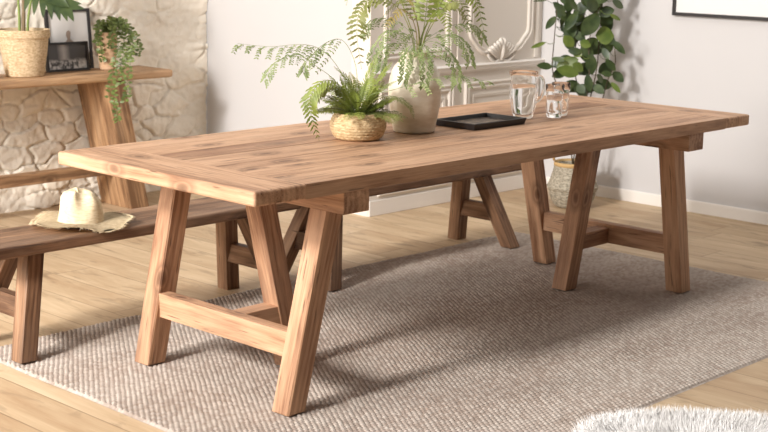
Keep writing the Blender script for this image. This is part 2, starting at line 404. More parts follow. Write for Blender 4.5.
MP = [(-.022, -.002), (-.022, .006), (-.017, .012), (-.010, .014), (-.006, .008), (.004, .007), (.008, .014), (.014, .016), (.020, .010), (.022, -.002)]
def rect(x0, x1, z0, z1): return [(x0, z0), (x1, z0), (x1, z1), (x0, z1), (x0, z0)]
for x0, x1, z0, z1 in ((2.80, 3.36, .125, .655), (3.50, 4.11, .125, .655)):
    b = bmesh.new(); profile_run(b, rect(x0, x1, z0, z1), MP); fin('panel_moulding', b, M['panel'], wp)
    b = bmesh.new(); profile_run(b, rect(x0+.06, x1-.06, z0+.06, z1-.06), [(-.008, -.002), (-.008, .006), (.008, .009), (.008, -.002)]); fin('panel_bead', b, M['panel'], wp)
def upper(x0, x1):
    c = (x0+x1)/2; s = (x1-x0)/2
    half = [(x0, 2.3), (x0, .97), (x0+.012, .935), (x0+.045, .905), (x0+.085, .868), (x0+.13, .845), (x0+.18, .842), (c-.075, .862)]
    L = [(p.x, p.y) for p in spline([(a, b_, 0) for a, b_ in half[1:]], 18)]
    b = bmesh.new(); profile_run(b, [half[0]]+L, MP)
    profile_run(b, [(2*c-p[0], p[1]) for p in ([half[0]]+L)][::-1], MP)
    profile_run(b, [(x0+.0, 2.3), (x1, 2.3)], MP)
    fin('panel_moulding', b, M['panel'], wp)
upper(3.52, 4.06)
b = bmesh.new(); profile_run(b, rect(2.83, 3.33, .86, 2.3), MP); fin('panel_moulding', b, M['panel'], wp)
b = bmesh.new(); profile_run(b, [(3.415, HT-.1), (3.415, .79)], [(-.012, -.002), (-.012, .008), (.012, .012), (.012, -.002)]); fin('pilaster_bead', b, M['panel'], wp)
b = bmesh.new(); profile_run(b, [(4.125, .79), (4.125, HT-.1)], [(-.012, -.002), (-.012, .008), (.012, .012), (.012, -.002)]); fin('pilaster_bead', b, M['panel'], wp)
# carved shell and leaf ornament
b = bmesh.new(); cx, cz = 3.79, .845
for s in (-1, 1):
    for k in range(5):
        a = .15+.3*k
        pts = spline([(cx+s*.006*k, YP-.010, cz-.045), (cx+s*(.012+.018*k), YP-.022, cz-.01+.012*(4-k)), (cx+s*(.02+.024*k), YP-.020, cz+.028+.008*(4-k)-.004*k), (cx+s*(.006+.026*k), YP-.012, cz+.048+.006*(4-k)-.010*k)], 10)
        tube(b, pts, [.006+.006*math.sin(PI*i/10) for i in range(11)], 8)
    pts = spline([(cx+s*.01, YP-.008, cz-.055), (cx+s*.06, YP-.014, cz-.062), (cx+s*.105, YP-.016, cz-.040), (cx+s*.125, YP-.014, cz-.012), (cx+s*.100, YP-.014, cz+.004), (cx+s*.082, YP-.012, cz-.012)], 16)
    tube(b, pts, [.010-.0003*i for i in range(17)], 8)
    pts = spline([(cx+s*.10, YP-.008, cz+.01), (cx+s*.15, YP-.014, cz-.005), (cx+s*.19, YP-.012, cz+.012), (cx+s*.22, YP-.008, cz+.04)], 10)
    tube(b, pts, [.011-.0007*i for i in range(11)], 8)
tube(b, spline([(cx, YP-.01, cz-.06), (cx, YP-.024, cz-.01), (cx, YP-.022, cz+.04), (cx, YP-.01, cz+.075)], 8), [.008, .011, .013, .014, .013, .012, .010, .008, .004], 8)
fin('carved_ornament', b, M['panel'], wp, True)
b = bmesh.new(); profile_run(b, [(XS, .757), (XR, .757)], [(-.024, -.002), (-.024, .022), (-.016, .034), (-.006, .026), (.006, .024), (.012, .012), (.022, .010), (.022, -.002)]); fin('chair_rail', b, M['trim'], wp)
boxo('plinth', XS, XR-.014, YP-.012, YP, 0, .085, M['trim'], wp, .003)
# ================================================================ RUG
RX0, RX1, RY0, RY1 = -.11, 2.99, -.605, 1.40
x = np.arange(RX0, RX1, .0042); y = np.arange(RY0, RY1, .0037); GX, GY = np.meshgrid(x, y)
PY, PX = .0150, .0200
wy = GY+.006*(vnoise(GX*3, GY*3, 20)-.5); row = np.floor(wy/PY); fy = wy/PY-row
wxx = GX+.5*PX*(row % 2)+.004*(vnoise(GX*20, GY*60, 21)-.5); fx = wxx/PX-np.floor(wxx/PX)
hh = np.clip(np.sin(PI*fy)*1.5, 0, 1)**.8*np.clip(np.sin(PI*fx)*1.35+.1, 0, 1)**.8
th = np.random.default_rng(5).random((400, 400)); st = th[row.astype(int) % 400, np.floor(wxx/PX).astype(int) % 400]
edge = np.minimum(np.minimum(GX-RX0, RX1-GX), np.minimum(GY-RY0, RY1-GY)); rim = np.clip(edge/.02, 0, 1)
Z = .0015+.0085*hh*(.75+.3*st)*np.clip(rim+.4, 0, 1)+.0012*vnoise(GX*4, GY*7, 22)
Z = np.where(edge < .0045, 0.0006, Z)
wobx = .008*(vnoise(GY*4, GX*0, 23)-.5)*(1-np.clip((GX-RX0)/.4, 0, 1)); woby = .02*(vnoise(GX*4, GY*0, 24)-.5)*np.clip((GY-RY1+.4)/.4, 0, 1)
tone = .42+.38*st-.1*(1-hh)+.25*(vnoise(GX*3, GY*9, 25)-.5)  # holes between stitches coloured darker, shade put into the wool tone
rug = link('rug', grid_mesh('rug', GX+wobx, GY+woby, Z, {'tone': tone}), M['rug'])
tag(rug, 'beige chunky woven wool rug under the long dining table', 'rug')
RZ = .0125
# ================================================================ DINING TABLE
TL, TW, TH, TT = 2.797, 1.001, .77-RZ, .046; TOP = .77
dt = empty('dining_table', (0, 0, RZ), label='long reclaimed pine dining table with a plank top on two splayed trestles', cat='table')
bm = bmesh.new()
BE = .2
ys = [0, .150, .29, .4165, .592, .725, .868, TW]
for i in range(7):
    g = .0007
    y0, y1 = ys[i]+(.0022 if i in (3, 4) else g if i else 0), ys[i+1]-(.0022 if i in (2, 3) else g if i < 6 else 0)
    wh = (lambda c, s=(0 if i == 0 else TW): abs(c.y-s) < 1e-4 and (abs(c.z-TH) < 1e-4 or abs(c.z-TH+TT) < 1e-4)) if i in (0, 6) else (lambda c: False)
    board(bm, BE+.0007, TL-BE-.0007, y0, y1, TH-TT-random.uniform(0, .0006), TH-random.uniform(0, .0008), 'x', .007, wh, segs=3, seed=100+i)
for s in (0, 1):
    x0, x1 = (0, BE) if s == 0 else (TL-BE, TL)
    xe = 0 if s == 0 else TL
    board(bm, x0, x1, 0, TW, TH-TT, TH, 'y', .008, lambda c: abs(c.x-xe) < 1e-4 or ((abs(c.y) < 1e-4 or abs(c.y-TW) < 1e-4) and abs(c.z-TH+TT/2) > .01), segs=3, seed=120+s)
fin('tabletop', bm, M['table'], dt)
def trestle(flip):
    X = (lambda v: TL-v) if flip else (lambda v: v)
    a, b_ = sorted((X(.362), X(.474)))
    timber('crossbeam', (a, b_, .002, TW-.002, .654-RZ, TH-TT), M['table'], dt, axis='y', bev=.003)
    S = .077
    for y, ty in ((.14, .125), (TW-.14, TW-.125)):
        leg('leg', X(.262), y, X(.408), ty, .655-RZ, S, S, M['table'], dt)
    leg('leg', X(.60), TW/2, X(.45), TW/2, .655-RZ, S, S, M['table'], dt)
    k = .21/.655
    xs = .262+(.408-.262)*k
    a, b_ = sorted((X(xs-.028), X(xs+.022)))
    timber('stretcher', (a, b_, .165, TW-.165, .165, .250), M['table'], dt, axis='y', bev=.003)
    a, b_ = sorted((X(xs+.022), X(.53)))
    timber('brace', (a, b_, TW/2-.035, TW/2+.035, .165, .235), M['table'], dt, axis='x', bev=.003)
trestle(False); trestle(True)
# ================================================================ BENCHES
BW0, BW1, BH = 1.19, 1.485, .42
def make_bench(seed):
    root = empty('bench', (0, 0, 0))
    Wd = BW1-BW0; L = 1.47
    bm = bmesh.new()
    board(bm, 0, L, 0, Wd/2-.001, BH-.044, BH, 'x', .010, lambda c: not abs(c.y-Wd/2) < .003, segs=3, seed=seed)
    board(bm, 0, L, Wd/2+.001, Wd, BH-.044, BH-.001, 'x', .010, lambda c: not abs(c.y-Wd/2) < .003, segs=3, seed=seed+1)
    fin('seat', bm, M['bench'], root)
    S = .068; H = BH-.043
    for s in (0, 1):
        X = (lambda v: L-v) if s else (lambda v: v)
        leg('leg', X(.125), -.02, X(.238), .09, H, S, S, M['bench'], root, z0=.0125, seed=seed+5+s)
        leg('leg', X(.125), Wd+.03, X(.238), Wd-.09, H, S, S, M['bench'], root, seed=seed+8+s)
        k = .17/H; xm = .125+.113*k
        a, b_ = sorted((X(xm-.02), X(xm+.022)))
        timber('stretcher', (a, b_, .045, Wd-.03, .14, .22), M['bench'], root, axis='y', bev=.003, seed=seed+12+s)
    return root
b1 = make_bench(300); b1.location = (-.175, BW0, 0)
tag(b1, 'rustic wooden bench behind the table at left, carrying the straw hat', 'bench', 'benches along the far side of the table')
b2 = copy_tree(b1); b2.location = (1.32, BW0, 0)
b2['label'] = 'rustic wooden bench behind the table at right, with nothing on its seat'
# ================================================================ CONSOLE
cn = empty('console_table', (-.33, 3.17, 0), label='narrow reclaimed wood console table against the stone wall', cat='console table')
CL, CWd, CH, CT = 2.50, .32, .75, .043
bm = bmesh.new()
board(bm, 0, CL, 0, CWd/2-.0008, CH-CT, CH, 'x', .014, lambda c: abs(c.y-CWd/2) > .003, segs=3, seed=401)
board(bm, 0, CL, CWd/2+.0008, CWd, CH-CT, CH, 'x', .014, lambda c: abs(c.y-CWd/2) > .003, segs=3, seed=402)
fin('tabletop', bm, M['console'], cn)
for s in (0, 1):
    H = CH-CT+.001
    bx, tx = (CL-.225, CL-.375) if s else (.225, .375)
    bm = bmesh.new()
    for k in range(3):
        y0 = .02+.094*k; board(bm, bx-.06, bx+.06, y0, y0+.093, 0, H, 'z', .003, None, ((tx-bx)/H, 0), seed=410+10*s+k)
    fin('leg', bm, M['console'], cn)
timber('stretcher', (.34, CL-.34, .125, .185, .185, .245), M['console'], cn, axis='x', bev=.003)
# ================================================================ PLANT BUILDERS
def leaf_blade(bm, base, d, nrm, L, W, n=5, curl=.15, serr=0, fold=.15, shape=.9):
    """a leaf with a midrib fold, starting at base, towards d"""
    d = d.normalized(); side = d.cross(nrm).normalized(); nrm = side.cross(d).normalized()
    prev = None
    for i in range(n+1):
        t = i/n; p = base+d*(L*t)-nrm*(curl*L*t*t)
        wd = W/2*math.sin(PI*min(1, t**shape))**.75 if 0 < i < n else 0
        if serr and 0 < i < n: wd *= 1+(serr if i % 2 else -serr)
        c = bm.verts.new(p)
        if wd > 0:
            l_ = bm.verts.new(p-side*wd+nrm*fold*wd); r_ = bm.verts.new(p+side*wd+nrm*fold*wd)
        else: l_ = r_ = None
        cur = (c, l_, r_)
        if prev:
            a, al, ar = prev
            if al is None and l_ is not None: bm.faces.new((a, c, l_)); bm.faces.new((a, r_, c))
            elif l_ is None and al is not None: bm.faces.new((al, a, c)); bm.faces.new((a, ar, c))
            elif l_ is not None: bm.faces.new((al, a, c, l_)); bm.faces.new((a, ar, r_, c))
        prev = cur
def frond(name, pts, plen, parent, mat, n=18, start=.25, stem=.0016, wratio=.24, serr=.25, ang=.95, droop=.25, up=Vector((0, -.35, 1)), rnd=None):
    """pinnate frond along pts"""
    rnd = rnd or random
    N = n*2; P = spline(pts, N); bm = bmesh.new()
    tube(bm, P, [stem*(1-.75*i/N) for i in range(N+1)], 5)
    for i in range(int(N*start), N+1):
        t = (i/N-start)/(1-start); T = (P[min(i+1, N)]-P[max(i-1, 0)]).normalized()
        nr = up-T*up.dot(T)
        if nr.length < .1: nr = Vector((0, -1, .2))
        nr.normalize(); S = T.cross(nr).normalized()
        L = plen*(math.sin(PI*min(1, .18+.82*t))**.7*.9+.1)*(1-.3*t)
        for s in (-1, 1):
            if rnd.random() < .03: continue
            d = T*math.cos(ang)+S*s*math.sin(ang)+Vector((0, 0, -droop*rnd.uniform(.5, 1.5)))+nr*rnd.uniform(-.12, .2)
            leaf_blade(bm, P[i], d, nr, L*rnd.uniform(.88, 1.1), L*wratio*rnd.uniform(.9, 1.1), 6 if serr else 4, .15, serr)
    return fin(name, bm, mat, parent)
def spray(name, pts, parent, mat, n=11, twig=.045, lf=.010, start=.3, stem=.0011, rnd=None, tw_fall=.5):
    """airy frond with side twigs of small leaflets"""
    rnd = rnd or random; N = n*2; P = spline(pts, N); bm = bmesh.new()
    tube(bm, P, [stem*(1-.6*i/N) for i in range(N+1)], 5)
    for i in range(int(N*start), N+1):
        t = (i/N-start)/(1-start); T = (P[min(i+1, N)]-P[max(i-1, 0)]).normalized()
        nr = Vector((0, -.5, 1)); nr = (nr-T*nr.dot(T)).normalized(); S = T.cross(nr)
        s = 1 if i % 2 else -1
        d = (T*.6+S*s*.9+Vector((rnd.uniform(-.2, .2), rnd.uniform(-.4, .2), -tw_fall))).normalized()
        L = twig*(1-.55*t)*rnd.uniform(.8, 1.2)
        Q = [P[i]+d*(L*q/5)+Vector((0, 0, -.22*L*(q/5)**2)) for q in range(6)]
        tube(bm, Q, stem*.4, 3)
        for q in range(1, 6):
            for s2 in (-1, 1):
                dd = (d*.7+S.cross(d)*.1+(T if abs(T.dot(d)) < .9 else S)*s2*.9+Vector((rnd.uniform(-.3, .3),)*3)*.6)
                leaf_blade(bm, Q[q], dd, nr+Vector((rnd.uniform(-.5, .5), rnd.uniform(-.6, .2), 0)), lf*rnd.uniform(.8, 1.25), lf*.55, 3, .1, 0, .1)
    return fin(name, bm, mat, parent)
def coil_basket(name, prof, parent, mat, pitch, seg=72, amp=.003, twist=36, smoothz=None):
    """walls woven of coils: relief follows height and angle"""
    pz = []
    n = max(6, int(sum(math.dist(prof[i], prof[i+1]) for i in range(len(prof)-1))/(pitch/5)))
    S = spline([(r, 0, z_) for r, z_ in prof], n)
    cum = 0; rows = []
    for i, p in enumerate(S):
        if i: cum += (S[i]-S[i-1]).length
        rows.append((p.x, p.z, cum))
    bm = bmesh.new(); rings = []
    for r, z_, c in rows:
        k = math.floor(c/pitch); f = c/pitch-k; ring = []
        for j in range(seg*2):
            th_ = PI*j/seg
            a = abs(math.sin(PI*f))**.6*(.6+.4*abs(math.sin(twist*th_/2+(k % 2)*PI/2)))
            rr = r+amp*a; ring.append(bm.verts.new((rr*math.cos(th_), rr*math.sin(th_), z_)))
        rings.append(ring)
    m2 = seg*2
    for a, b_ in zip(rings, rings[1:]):
        for j in range(m2): bm.faces.new((a[j], a[(j+1) % m2], b_[(j+1) % m2], b_[j]))
    # inner wall and floor
    top = prof[-1]; inner = [(top[0]-.006, top[1]), (prof[-2][0]-.008, prof[-2][1]), (prof[0][0]-.006, prof[0][1]+.006), (0, prof[0][1]+.006)]
    lathe(bm, [(top[0], top[1])]+inner, seg, close=False)
    lathe(bm, [(0, prof[0][1]), (prof[0][0], prof[0][1])], seg, close=False)
    return fin(name, bm, mat, parent, True)
def soil(parent, r, z_):
    bm = bmesh.new(); lathe(bm, [(r, z_-.02), (r, z_), (r*.5, z_+.006), (0, z_+.008)], 32)
    return fin('soil', bm, M['soil'], parent, True)
# ================================================================ FERN IN BASKET (on the table)
rf = random.Random(3)
fe = empty('potted_fern', (.978, .556, TOP+.001), -YAW, label='green fern in a low round woven basket on the table', cat='potted plant')
coil_basket('basket', [(.070, 0), (.086, .010), (.098, .035), (.100, .058), (.092, .082), (.082, .096)], fe, M['seagrass'], .0115)
soil(fe, .074, .086)
for k in range(46):                                                   # dense crown of fronds
    a = 2*PI*k/46*2.4+rf.uniform(-.2, .2); el = [.35, .75, 1.15][k % 3]+rf.uniform(-.12, .12); L = rf.uniform(.15, .21)
    ca, sa, ce, se = math.cos(a), math.sin(a), math.cos(el), math.sin(el)
    if sa > .1 and ca > -.1 and el < 1: L *= .55
    pts = [(.02*ca, .02*sa, .09)]
    for q in (.35, .7, 1):
        pts.append((.02*ca+L*q*ce*ca, .02*sa+L*q*ce*sa, .09+L*q*se-(.07 if k % 3 == 0 else .05)*q*q))
    frond('frond', pts, .028+.010*rf.random(), fe, M['fern'] if k % 4 else M['fern_dark'], 15, .14, .0014, .19, 0, 1.15, .1, rnd=rf)
frond('frond', [(0, 0, .09), (-.06, -.03, .19), (-.12, -.07, .215), (-.165, -.10, .17), (-.165, -.12, .10), (-.135, -.13, .012)], .058, fe, M['fern'], 13, .3, .0016, .25, .25, .95, .3, rnd=rf)
frond('frond', [(0, 0, .09), (-.05, -.01, .17), (-.11, -.02, .19), (-.155, -.04, .15), (-.18, -.05, .10)], .050, fe, M['fern_dark'], 11, .3, .0016, .24, .2, rnd=rf)
for P, w_ in (([(0, 0, .09), (.02, 0, .18), (.045, .0, .25), (.06, .0, .30)], .034), ([(0, 0, .09), (.05, -.02, .19), (.09, -.03, .245), (.12, -.03, .285)], .030),
          ([(0, 0, .09), (-.02, -.02, .18), (-.05, -.03, .23), (-.09, -.04, .265)], .030), ([(0, 0, .09), (.05, -.05, .16), (.10, -.06, .20), (.15, -.07, .225)], .026)):
    frond('frond', P, w_, fe, M['fern'], 18, .15, .0014, .17, 0, .95, .05, rnd=rf)
frond('frond', [(0, 0, .09), (.08, -.05, .155), (.14, -.07, .16), (.185, -.08, .13), (.20, -.08, .085)], .024, fe, M['fern_dark'], 20, .25, .0014, .2, 0, 1.2, .2, rnd=rf)
spray('frond', [(-.01, 0, .09), (-.045, .02, .20), (-.10, .03, .285), (-.155, .03, .325), (-.22, .02, .335), (-.32, .02, .325), (-.435, .01, .335)], fe, M['fern_spray'], 17, .065, .0120, .36, .0013, rf, .75)
spray('frond', [(-.01, 0, .09), (-.08, .02, .20), (-.15, .02, .255), (-.22, .0, .30), (-.30, -.01, .27), (-.335, -.02, .215)], fe, M['fern_spray'], 14, .045, .011, .55, .0012, rf, .5)
spray('frond', [(-.01, 0, .09), (-.01, .03, .25), (-.06, .04, .35), (-.13, .04, .335), (-.19, .03, .27), (-.20, .02, .24)], fe, M['fern_spray'], 12, .05, .011, .45, .0012, rf, .6)
spray('frond', [(.02, -.02, .09), (.04, -.08, .165), (.11, -.13, .19), (.21, -.155, .222), (.33, -.15, .25), (.455, -.13, .228)], fe, M['fern_spray'], 12, .045, .012, .58, .0014, rf, .5)
# ================================================================ VASE WITH FERN FRONDS
rv = random.Random(5)
va = empty('vase', (1.283, .561, TOP+.001), -YAW, label='cream ceramic vase holding tall fern fronds, beside the low basket', cat='vase')
bm = bmesh.new()
o_p = spline([(.074, 0, 0), (.079, 0, .006), (.083, 0, .03), (.094, 0, .09), (.100, 0, .15), (.097, 0, .195), (.083, 0, .238), (.062, 0, .265), (.052, 0, .28), (.052, 0, .292), (.057, 0, .300)], 40)
i_p = [(.052, .301), (.047, .290), (.047, .275), (.060, .255), (.085, .20), (.09, .14), (.07, .02), (0, .015)]
lathe(bm, [(0, 0)]+[(p.x, p.z) for p in o_p]+i_p, 64, close=False)
fin('body', bm, M['ceramic'], va, True)
def V(px, py, dp=0): return ((px-415)/268, dp, ((128-py)/268-.198*dp)/.98)
B0 = (0, 0, .2)
FD, FG, FB = M['fern_dark'], M['fern'], M['fern_brown']
for P, pl, mt, n_, st_ in (
    ([B0, V(412, 40, .0), V(402, 14, 0), V(388, 1, 0), V(370, -1, 0), V(358, 12, 0), V(356, 35, 0), V(361, 67, 0)], .068, FD, 17, .42),
    ([B0, V(413, 38), V(403, 8, .02), V(392, -18, .02), V(372, -30, .02), V(352, -18, 0), V(345, 5, 0)], .06, FG, 15, .5),
    ([B0, V(416, 38, -.02), V(410, 18, -.05), V(400, 12, -.09), V(390, 22, -.10), V(383, 34, -.11)], .042, FB, 11, .4),
    ([B0, V(421, 38), V(425, 5, .02), V(425, -30, .03), V(410, -50, .03)], .08, FG, 14, .4),
    ([B0, V(423, 38), V(434, 12, 0), V(447, -8, 0), V(462, -12, 0), V(476, 5, -.01), V(485, 40, -.01)], .062, FG, 18, .4),
    ([B0, V(423, 40), V(436, 16, -.04), V(448, 4, -.06), V(460, 8, -.08), V(473, 37, -.09)], .052, FD, 15, .4),
    ([B0, V(419, 38), V(414, 12, .05), V(404, -5, .08), V(390, 2, .10), V(378, 16, .12)], .05, FD, 12, .4),
    ([B0, V(420, 36), V(432, 10, .06), V(446, -2, .10), V(462, 4, .13), V(470, 24, .14)], .055, FD, 13, .4),
    ([B0, V(418, 36), V(412, 8, -.03), V(408, -4, -.06), V(416, -12, -.08)], .045, FB, 10, .4),
    ([B0, V(421, 36), V(430, 16, -.04), V(438, 12, -.09), V(444, 22, -.12), V(446, 36, -.13)], .035, FG, 10, .5)):
    frond('frond', P, pl, va, mt, n_, st_, .0022, .24, .3, 1.25, .15, rnd=rv)
for P in ([B0, V(418, 44), V(404, 32), V(388, 30, -.02), V(376, 44, -.03), V(370, 62, -.03)],
          [B0, V(418, 44), V(400, 40, .04), V(386, 42, .05), V(382, 58, .05), V(380, 66, .05)],
          [B0, V(421, 44, -.02), V(440, 34, -.02), V(455, 34, -.03), V(466, 46, -.04), V(470, 60, -.04)],
          [B0, V(422, 44, -.02), V(436, 42, -.05), V(448, 54, -.08), V(455, 68, -.09), V(456, 84, -.10)],
          [B0, V(414, 45, -.03), V(408, 50, -.07), V(405, 64, -.112), V(403, 80, -.112)],
          [B0, V(420, 45, -.04), V(423, 50, -.09), V(425, 66, -.125), V(424, 86, -.115)],
          [B0, V(422, 42), V(450, 22, .05), V(474, 20, .07), V(484, 34, .07)],
          [B0, V(416, 42), V(396, 18, .05), V(372, 16, .07), V(362, 30, .07)]):
    spray('frond', P, va, M['fern_spray'], 12, .042, .012, .36, .0011, rv, .5)
# ================================================================ TRAY, JUG, GLASSES
tr = empty('tray', (1.63, .525, TOP+.001), math.radians(0), label='shallow black rectangular tray between the vase and the glass jug', cat='tray')
bm = bmesh.new(); hx, hy, hz = .160, .105, .024
def ringpts(a, b_, z_): return [bm.verts.new(p) for p in ((-a, -b_, z_), (a, -b_, z_), (a, b_, z_), (-a, b_, z_))]
R_ = [ringpts(hx-.006, hy-.006, 0), ringpts(hx, hy, hz-.002), ringpts(hx-.001, hy-.001, hz), ringpts(hx-.010, hy-.010, hz), ringpts(hx-.015, hy-.015, .007)]
bm.faces.new(R_[0][::-1])
for a, b_ in zip(R_, R_[1:]):
    for j in range(4): bm.faces.new((a[j], a[(j+1) % 4], b_[(j+1) % 4], b_[j]))
bm.faces.new(R_[-1]); fin('rim', bm, M['black'], tr)
boxo('inlay', -hx+.017, hx-.017, -hy+.017, hy-.017, .0072, .009, M['tray_in'], tr)
def flute(n, amp, z0, z1):
    def f(th_, r, z_):
        k = min(1, max(0, (z_-z0)/.015))*min(1, max(0, (z1-z_)/.02))
        return r*(1+amp*k*abs(math.cos(n*th_/2)))
    return f
jg = empty('water_jug', (1.925, .545, TOP+.001), -YAW, label='clear fluted glass jug of water with a handle, behind the tray', cat='jug')
bm = bmesh.new()
def jr_(th_, r, z_):
    r = flute(14, .075, .015, .15)(th_, r, z_)
    return r*(1+.09*max(0, (z_-.16)/.03)*max(0, math.cos(th_-PI*1.0))**8)
lathe(bm, [(0, 0), (.036, 0), (.040, .004), (.041, .012), (.043, .018), (.048, .05), (.054, .09), (.056, .12), (.054, .15), (.053, .168), (.058, .19), (.055, .191), (.050, .168), (.050, .15), (.052, .12), (.050, .09), (.044, .05), (.038, .020), (.030, .014), (0, .013)], 84, jr_, close=False)
fin('body', bm, M['glass'], jg, True)
bm = bmesh.new(); tube(bm, spline([(.052, 0, .165), (.066, 0, .170), (.079, 0, .152), (.080, 0, .115), (.070, 0, .082), (.050, 0, .066)], 24), .0062, 12); fin('handle', bm, M['glass'], jg, True)
bm = bmesh.new(); lathe(bm, [(0, .0145), (.029, .0155), (.0365, .022), (.0425, .05), (.0485, .09), (.0502, .12), (.0490, .138), (0, .138)], 64, flute(14, .03, .015, .15), close=False); fin('water', bm, M['water'], jg, True)
def tumbler(loc, label):
    g = empty('drinking_glass', loc, .3, label=label, cat='glass', group='glasses beside the jug')
    bm = bmesh.new()
    lathe(bm, [(0, 0), (.027, 0), (.030, .003), (.031, .02), (.0335, .07), (.035, .095), (.0355, .098), (.038, .104), (.039, .135), (.0375, .136), (.0362, .106), (.0335, .096), (.0318, .07), (.0285, .022), (.024, .016), (0, .015)], 72, flute(10, .08, .008, .092), close=False)
    fin('bowl', bm, M['glass'], g, True)
    bm = bmesh.new(); lathe(bm, [(0, .0165), (.0238, .0175), (.0280, .024), (.0312, .07), (.0328, .092), (0, .092)], 48, flute(10, .03, .008, .09), close=False)
    fin('water', bm, M['water'], g, True)
    return g
tumbler((2.035, .470, TOP+.001), 'fluted drinking glass nearer the viewer, right of the jug')
tumbler((2.117, .500, TOP+.001), 'fluted drinking glass half hidden behind the nearer one')
# ================================================================ STRAW HAT
rh = random.Random(9)
ht = empty('straw_hat', (.315, 1.34, BH+.001), -YAW, label='cream straw hat with a frayed wavy brim on the left bench', cat='hat')
def brim_z(th_, r):
    t = max(0, (r-.078)/.10)
    return .019+.010*t*math.sin(3*th_+.5)+.007*t*math.sin(5*th_+2)+.006*t*math.sin(2*th_)-.004*t
bm = bmesh.new(); seg = 96; rings = []
for q in range(9):
    r = .070+(.180-.070)*q/8; ring = []
    for k in range(seg):
        th_ = 2*PI*k/seg; rr = r*(1+.03*math.sin(3*th_)+(.016*math.sin(7*th_+1)+.010*math.sin(13*th_))*(q/8))
        ring.append(bm.verts.new((rr*math.cos(th_), rr*.90*math.sin(th_), max(.002, brim_z(th_, r)))))
    rings.append(ring)
for a, b_ in zip(rings, rings[1:]):
    for k in range(seg): bm.faces.new((a[k], b_[k], b_[(k+1) % seg], a[(k+1) % seg]))
ed = rings[-1]
edge_co = [v.co.copy() for v in ed]
g_ = bmesh.ops.solidify(bm, geom=bm.faces[:], thickness=.002)
brim = fin('brim', bm, M['straw'], ht, True)
bm = bmesh.new()
for k in range(520):                                                  # frayed edge
    i = rh.randrange(seg); c = edge_co[i].lerp(edge_co[(i+1) % seg], rh.random()); d = Vector((c.x, c.y, 0)).normalized()
    d = (d+Vector((rh.uniform(-.8, .8), rh.uniform(-.8, .8), rh.uniform(-.5, .35)))).normalized()
    L = rh.uniform(.006, .017); p2 = c+d*L; p2.z = max(.001, p2.z)
    tube(bm, [c-d*.003, c.lerp(p2, .5)+Vector((0, 0, .001)), p2], [.0009, .0008, .0004], 3)
fin('fringe', bm, M['straw'], brim, True)
bm = bmesh.new(); rings = []
prof = spline([(.088, 0, .006), (.085, 0, .025), (.079, 0, .055), (.073, 0, .085), (.063, 0, .112), (.050, 0, .130), (.034, 0, .136), (.018, 0, .132), (.004, 0, .128)], 26)
for p in prof:
    ring = []
    for k in range(64):
        th_ = 2*PI*k/64; r = p.x; z_ = p.z; hgt = min(1, max(0, (z_-.03)/.09))
        x_, y_ = r*math.cos(th_), r*.92*math.sin(th_)
        dx = (x_-.012)/.032; dy = (y_+.06)/.04
        dent = math.exp(-(dx*dx+dy*dy))*hgt                           # pinched front and hollow top
        top = math.exp(-((x_+.0)/.05)**2-(y_/.028)**2)*(1 if z_ > .11 else 0)
        x_ *= 1-.10*dent; y_ *= 1-.34*dent
        y_ += .007*hgt*math.sin(5*th_+1); x_ += .006*hgt*math.sin(4*th_+z_*30); z_ += .003*hgt*math.sin(3*th_+1)
        z_ = z_-.020*top-.008*dent*(z_ > .1)-.010*hgt*(x_/.07)
        ring.append(bm.verts.new((x_, y_, z_)))
    rings.append(ring)
for a, b_ in zip(rings, rings[1:]):
    for k in range(64): bm.faces.new((a[k], a[(k+1) % 64], b_[(k+1) % 64], b_[k]))
bm.faces.new(rings[-1]); fin('crown', bm, M['straw'], ht, True)
# ================================================================ CORNER PLANT
rc = random.Random(12)
cp = empty('potted_plant', (3.80, 1.635, 0), -YAW, label='tall leafy green plant in a grey belly basket in the corner', cat='potted plant')
coil_basket('basket', [(.085, 0), (.105, .02), (.124, .06), (.132, .095), (.143, .115), (.134, .135), (.122, .17), (.110, .21), (.105, .245)], cp, M['belly'], .016, amp=.004, twist=40)
bm = bmesh.new(); lathe(bm, [(.1045, .235), (.1105, .236), (.1115, .25), (.1075, .258), (.102, .250), (.102, .238)], 48, close=False); fin('rim', bm, M['rimband'], cp, True)
soil(cp, .098, .215)
for s in (-1, 1):
    bm = bmesh.new(); tube(bm, spline([(s*.105, 0, .255), (s*.118, -.03, .29), (s*.118, .03, .29), (s*.106, .05, .255)], 12), .005, 8); fin('handle', bm, M['rimband'], cp, True)
def C(x_, y_, dp=0):
    px, py = 530+x_/3.93, y_/3.93
    return Vector(((px-579)/177, dp, ((206-py)/177-.198*dp)/.98))
stems = []
for sx, pts in enumerate(([(0, 0, .21), C(150, 420, -.02), C(98, 300, -.02), C(98, 180, -.01), C(104, 60, -.01), C(110, -60, 0)],
            [(.02, 0, .21), C(250, 400, .02), C(272, 280, .03), C(276, 160, .02), C(278, 60, .02), C(270, -80, .02)],
            [(0, .02, .21), C(205, 400, 0), C(190, 300, .03), C(185, 200, .03), C(205, 120, .02), C(225, 20, .02), C(240, -60, 0)],
            [(.01, -.02, .21), C(230, 400, -.05), C(235, 300, -.06), C(230, 180, -.05), C(255, 80, -.04), C(290, 0, -.04)],
            [(.02, .0, .21), C(290, 420, .0), C(315, 320, .0), C(340, 260, .0), C(335, 200, .0)])):
    P = spline(pts, 20); stems.append(P); bm = bmesh.new(); tube(bm, [p+Vector((0, .035, 0))*min(1, i/4) for i, p in enumerate(P)], [.0042-.0001*i for i in range(21)], 6); fin('stem', bm, M['stem_dark'], cp, True)
